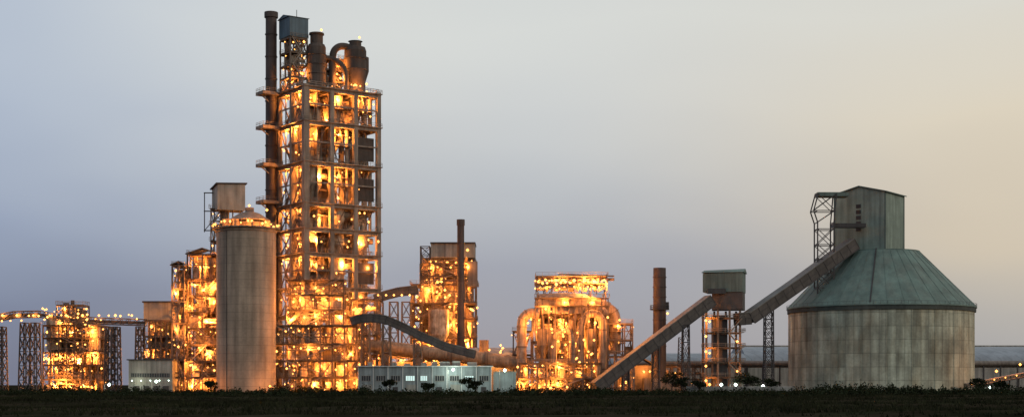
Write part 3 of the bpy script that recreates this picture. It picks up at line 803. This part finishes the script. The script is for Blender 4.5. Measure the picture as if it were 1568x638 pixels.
b.p('lattice_foot',DSTEEL)
for e in (1252,1277):
    for dy in (0,5): b.beam(xy(e,459,dy),xy(e,471 if e==1252 else 455,dy),.3)
b.done()

# ================================================================== long sheds behind
y=115
b=B('limestone_storage_shed')
x0,x1=X(1146,y),X(1800,y); zw=Z(556,y)
b.p('walls',CLAD); b.box(x0,x1,y+.5,y+44,0,zw)
vault(b,x0-1,x1+1,y,y+45,zw+.02,Z(528,y)-zw,ROOF)
b.p('eave_gutter',WHITE); b.box(x0,x1,y-.5,y-.1,zw-.4,zw+.2)
b.p('ridge_vent',CLAD); b.box(x0,x1,y+20,y+25,Z(528,y)-.3,Z(526,y))
b.done()
b=B('covered_stockpile'); y=100
x0,x1=X(940,y),X(1140,y); zw=Z(557,y)
b.p('walls',CLAD); b.box(x0,x1,y+.5,y+30,0,zw); vault(b,x0-1,x1+1,y,y+31,zw+.02,Z(539,y)-zw,ROOF)
b.p('eave_gutter',WHITE); b.box(x0,x1,y-.5,y-.1,zw-.4,zw+.2); b.done()
b=B('pipe_rack'); y=60
b.p('pipes',CLADD)
x0,x1=X(955,y),X(1700,y)
for k,(z,rr) in enumerate(((Z(556,y),.8),(Z(560,y),.5),(Z(553,y),.35))): b.cyl((x0,y+k*1.2,z),(x1,y+k*1.2,z),rr,n=10)
b.p('rack_legs',DSTEEL)
for e in range(960,1690,26): b.beam((X(e,y),y,0),(X(e,y),y,Z(555,y)),.5)
b.done()
b=B('lit_outbound_conveyor'); y=-6
P=[(X(1478,y),y,Z(590,y)),(X(1580,y),y,Z(571,y))]
gallery(b,P,2.2,1.0,EQ2,LST,lit=3)
b.p('legs',DSTEEL)
for e in range(1490,1580,14): b.beam((X(e,y),y,0),(X(e,y),y,Z(590-(e-1478)*.186,y)),.3)
b.light((X(1520,y),y-3,7),1200); b.light((X(1556,y),y-3,9),1200); b.done()
b=B('radio_mast'); y=40; lattice(b,X(1042,y),y,1.2,1.2,0,Z(516,y),14,2.0,t=.14); b.done()
b=B('kiln_drive_shed'); y=10
b.p('walls',CLADD); b.box(X(972,y),X(1000,y),y,y+10,0,9); gable(b,X(972,y),X(1000,y),y,y+10,9.02,2,CLADD); 
frame(b,X(1018,y),X(1076,y),y,y+6,[0,4.5,8.5],5,1,cw=.35,eq=.5,lamps=.6,lp=500,lprob=.25)
b.light((X(985,y),y-2,7),1000)
b.done()
b=B('boundary_wall'); y=-36
b.p('wall',WALL); b.box(X(1052,y),X(1215,y),y,y+.3,0,2.3); b.p('coping',WHITE); b.box(X(1052,y),X(1215,y),y-.06,y+.36,2.32,2.42)
b.p('piers',WALL)
for e in range(1052,1216,9): b.box(X(e,y)-.2,X(e,y)+.2,y-.12,y+.42,0,2.55)
b.done()

# ================================================================== street lamps
def street_lamp(e,h,y,w=900,side=1):
    b=B('street_lamp',(X(e,y),y,0)); b.p('post',CLAD); z=Z(h,y)
    b.cyl((0,0,0),(0,0,z),.13,.08,n=8); b.beam((0,0,z),(side*1.5,-.3,z+.25),.1); b.box(side*1.5-.4,side*1.5+.4,-.5,-.1,z+.12,z+.3)
    b.globe((side*1.5,-.55,z-.05),.5,COOL,'lantern'); b.light((side*1.5,-.2,z-.4),w,(.82,1,.86),.15,g=False); b.done()
for e,h,y,w in ((686,565,-29,2000),(765,566,-27,800),(160,588,-22,300),(232,583,-20,200),(1118,588,-30,600),(1096,588,-28,200),(1160,590,-30,300),(1508,592,-20,200)): street_lamp(e,h,y,w)

# ================================================================== vegetation
def leaves(V,F,c,rx,ry,rz,n,s):
    for _ in range(n):
        while True:
            p=Vector((U(-1,1),U(-1,1),U(-1,1)))
            if p.length<1: break
        p=Vector((c[0]+p.x*rx,c[1]+p.y*ry,max(.02,c[2]+p.z*rz)))
        a=Vector((U(-1,1),U(-1,1),U(-1,1))).normalized(); d=a.cross(Vector((U(-1,1),U(-1,1),U(-1,1)))).normalized()
        k=s*U(.5,1.3); o=len(V); V+= [tuple(p-a*k),tuple(p+d*k*.45),tuple(p+a*k),tuple(p-d*k*.45)]; F.append((o,o+1,o+2,o+3))
def mesh_obj(name,V,F,m,parent=None):
    me=bpy.data.meshes.new(name); me.from_pydata(V,[],F); me.materials.append(m); o=bpy.data.objects.new(name,me)
    bpy.context.collection.objects.link(o); o.parent=parent; return o
V=[];F=[]
for k in range(2600):
    y=U(-92,-38); x=U(-178,192)
    patch=.75+.5*math.sin(x*.09)+.3*math.sin(x*.31+1)
    h=(abs(random.gauss(0,.5))+.9)*(.75+.35*patch)
    if x>X(1200): h*=1.45
    if y<-72: h*=.7
    leaves(V,F,(x,y,h*.45),U(.8,2.2),1.2,h*.72,int(20*h)+12,.34)
    if R()<.25: leaves(V,F,(x,y,h*1.1),.3,.3,h*.45,8,.3)
mesh_obj('hedge_shrubs',V,F,LEAF)
V=[];F=[]
for k in range(52000):
    y=-318+ (R()**.7)*262; x=U(-1,1)*(D+y)*.37
    g=math.sin(y*.13+math.sin(x*.03)*1.5)+.4*math.sin(x*.11+y*.05)
    if g<-.5 and R()<.5: continue
    h=U(.15,.5)*(1.3 if g>.5 else .8); w=U(.06,.14)
    zb=gz(x,y)-.15
    for q in range(3):
        a=U(0,6.28); dx,dy=math.cos(a)*w,math.sin(a)*w; o=len(V); lx,ly=U(-.3,.3),U(-.2,.2); ox=U(-.3,.3)
        V+=[(x+ox-dx,y-dy,zb),(x+ox+dx,y+dy,zb),(x+ox+lx,y+ly,zb+h+.15)]; F.append((o,o+1,o+2))
mesh_obj('field_grass',V,F,LEAF2)
def tree(e,y,h,cr):
    x=X(e,y); b=B('tree',(x,y,0)); b.p('trunk',BARK); b.cyl((0,0,0),(.2,0,h*.5),.22,.13,n=8)
    V=[];F=[]
    for k in range(7):
        a=2*math.pi*k/7+U(-.3,.3); t=Vector((cr*.6*math.cos(a),cr*.6*math.sin(a),h*U(.55,.92)))
        b.cyl((.2,0,h*U(.3,.5)),t,.09,.03,n=6)
        leaves(V,F,t,cr*U(.35,.55),cr*.5,h*U(.1,.17),90,.3)
    leaves(V,F,(0,0,h*.8),cr*.6,cr*.6,h*.22,160,.3)
    b.p('foliage',LEAF); b.add(V,F); b.done()
for e,y,h,cr in ((1028,-34,6.5,3.2),(1042,-33,5,2.6),(1138,-30,7,3.5),(1152,-31,5.5,3),(1070,-38,4,2.2),(716,-36,5,2.6),(728,-37,4,2.2),(596,-38,4.2,2.2),(1182,-34,4.5,2.4),(322,-38,3.8,2),(1498,-34,4.8,2.6),(1535,-34,4.2,2.6),(655,-40,3.4,2)):
    tree(e,y,h,cr)

# ================================================================== camera, sky, sun
cam=bpy.data.cameras.new('Camera'); co=bpy.data.objects.new('Camera',cam); bpy.context.collection.objects.link(co)
co.location=(0,-D,CH); co.rotation_euler=(math.radians(90),0,0)
cam.sensor_width=36; cam.lens=36*D/(1568*S); cam.clip_end=20000; cam.clip_start=1
cam.shift_y=(HY-319)/1568.0
bpy.context.scene.camera=co
w=bpy.data.worlds.new('World'); bpy.context.scene.world=w; w.use_nodes=True
n=w.node_tree.nodes; l=w.node_tree.links; n.clear()
out=n.new('ShaderNodeOutputWorld'); bg=n.new('ShaderNodeBackground'); bg2=n.new('ShaderNodeBackground'); add=n.new('ShaderNodeAddShader')
SUN_EL=8; SUN_AZ=130
sk=n.new('ShaderNodeTexSky'); sk.sky_type='NISHITA'; sk.sun_disc=False; sk.sun_elevation=math.radians(SUN_EL); sk.sun_rotation=math.radians(SUN_AZ)
l.new(sk.outputs[0],bg2.inputs[0]); bg2.inputs[1].default_value=.008
tc=n.new('ShaderNodeTexCoord'); sp=n.new('ShaderNodeSeparateXYZ'); l.new(tc.outputs['Generated'],sp.inputs[0])
nz=n.new('ShaderNodeTexNoise'); nz.inputs['Scale'].default_value=2.2; nz.inputs['Detail'].default_value=3
mpn=n.new('ShaderNodeMapping'); mpn.inputs['Scale'].default_value=(1,1,3); l.new(tc.outputs['Generated'],mpn.inputs[0]); l.new(mpn.outputs[0],nz.inputs['Vector'])
def MR(v,a,b,c=0,d=1,sm=False):
    r=n.new('ShaderNodeMapRange'); 
    if sm: r.interpolation_type='SMOOTHSTEP'
    r.inputs[1].default_value=a; r.inputs[2].default_value=b; r.inputs[3].default_value=c; r.inputs[4].default_value=d; l.new(v,r.inputs[0]); return r.outputs[0]
def ADD(a,b_):
    q=n.new('ShaderNodeMath'); q.operation='ADD'; l.new(a,q.inputs[0]); l.new(b_,q.inputs[1]); return q.outputs[0]
wob=MR(nz.outputs['Fac'],.3,.7,-.03,.03)
zf=MR(ADD(sp.outputs[2],wob),0,.4)
xf=ADD(sp.outputs[0],wob)
def ramp(st):
    r=n.new('ShaderNodeValToRGB'); l.new(zf,r.inputs[0]); e=r.color_ramp.elements
    e[0].position=0; e[0].color=C(*st[0][1]); e[1].position=st[-1][0]/.4; e[1].color=C(*st[-1][1])
    for z,c in st[1:-1]: q=e.new(z/.4); q.color=C(*c)
    return r.outputs[0]
Lr=ramp([(0,(112,118,140)),(.05,(114,124,152)),(.12,(142,154,180)),(.19,(170,181,199)),(.25,(186,195,207)),(.4,(176,188,204))])
Mr=ramp([(0,(152,149,158)),(.06,(158,160,172)),(.13,(184,187,192)),(.19,(203,205,205)),(.25,(212,214,211)),(.4,(198,203,206))])
Rr=ramp([(0,(162,162,165)),(.05,(178,173,168)),(.11,(205,192,173)),(.18,(218,207,187)),(.25,(216,213,203)),(.4,(202,204,204))])
def mixc(f,a,b_):
    m=n.new('ShaderNodeMix'); m.data_type='RGBA'; l.new(f,m.inputs[0]); l.new(a,m.inputs[6]); l.new(b_,m.inputs[7]); return m.outputs[2]
c1=mixc(MR(xf,-.38,-.04,sm=True),Lr,Mr); c2=mixc(MR(xf,0,.33,sm=True),c1,Rr)
l.new(c2,bg.inputs[0]); bg.inputs[1].default_value=1.0
l.new(bg.outputs[0],add.inputs[0]); l.new(bg2.outputs[0],add.inputs[1]); l.new(add.outputs[0],out.inputs[0])
sl=bpy.data.lights.new('sun','SUN'); sl.energy=.5; sl.angle=math.radians(12); sl.color=(1,.88,.74)
so=bpy.data.objects.new('sun',sl); bpy.context.collection.objects.link(so)
az=math.radians(SUN_AZ); el=math.radians(SUN_EL+12)
d=Vector((math.sin(az)*math.cos(el),math.cos(az)*math.cos(el),math.sin(el)))
so.rotation_euler=d.to_track_quat('Z','Y').to_euler()
sc=bpy.context.scene; sc.view_settings.view_transform='Standard'; sc.view_settings.look='None'; sc.view_settings.exposure=0
print('LIGHTS',LIGHTN[0])
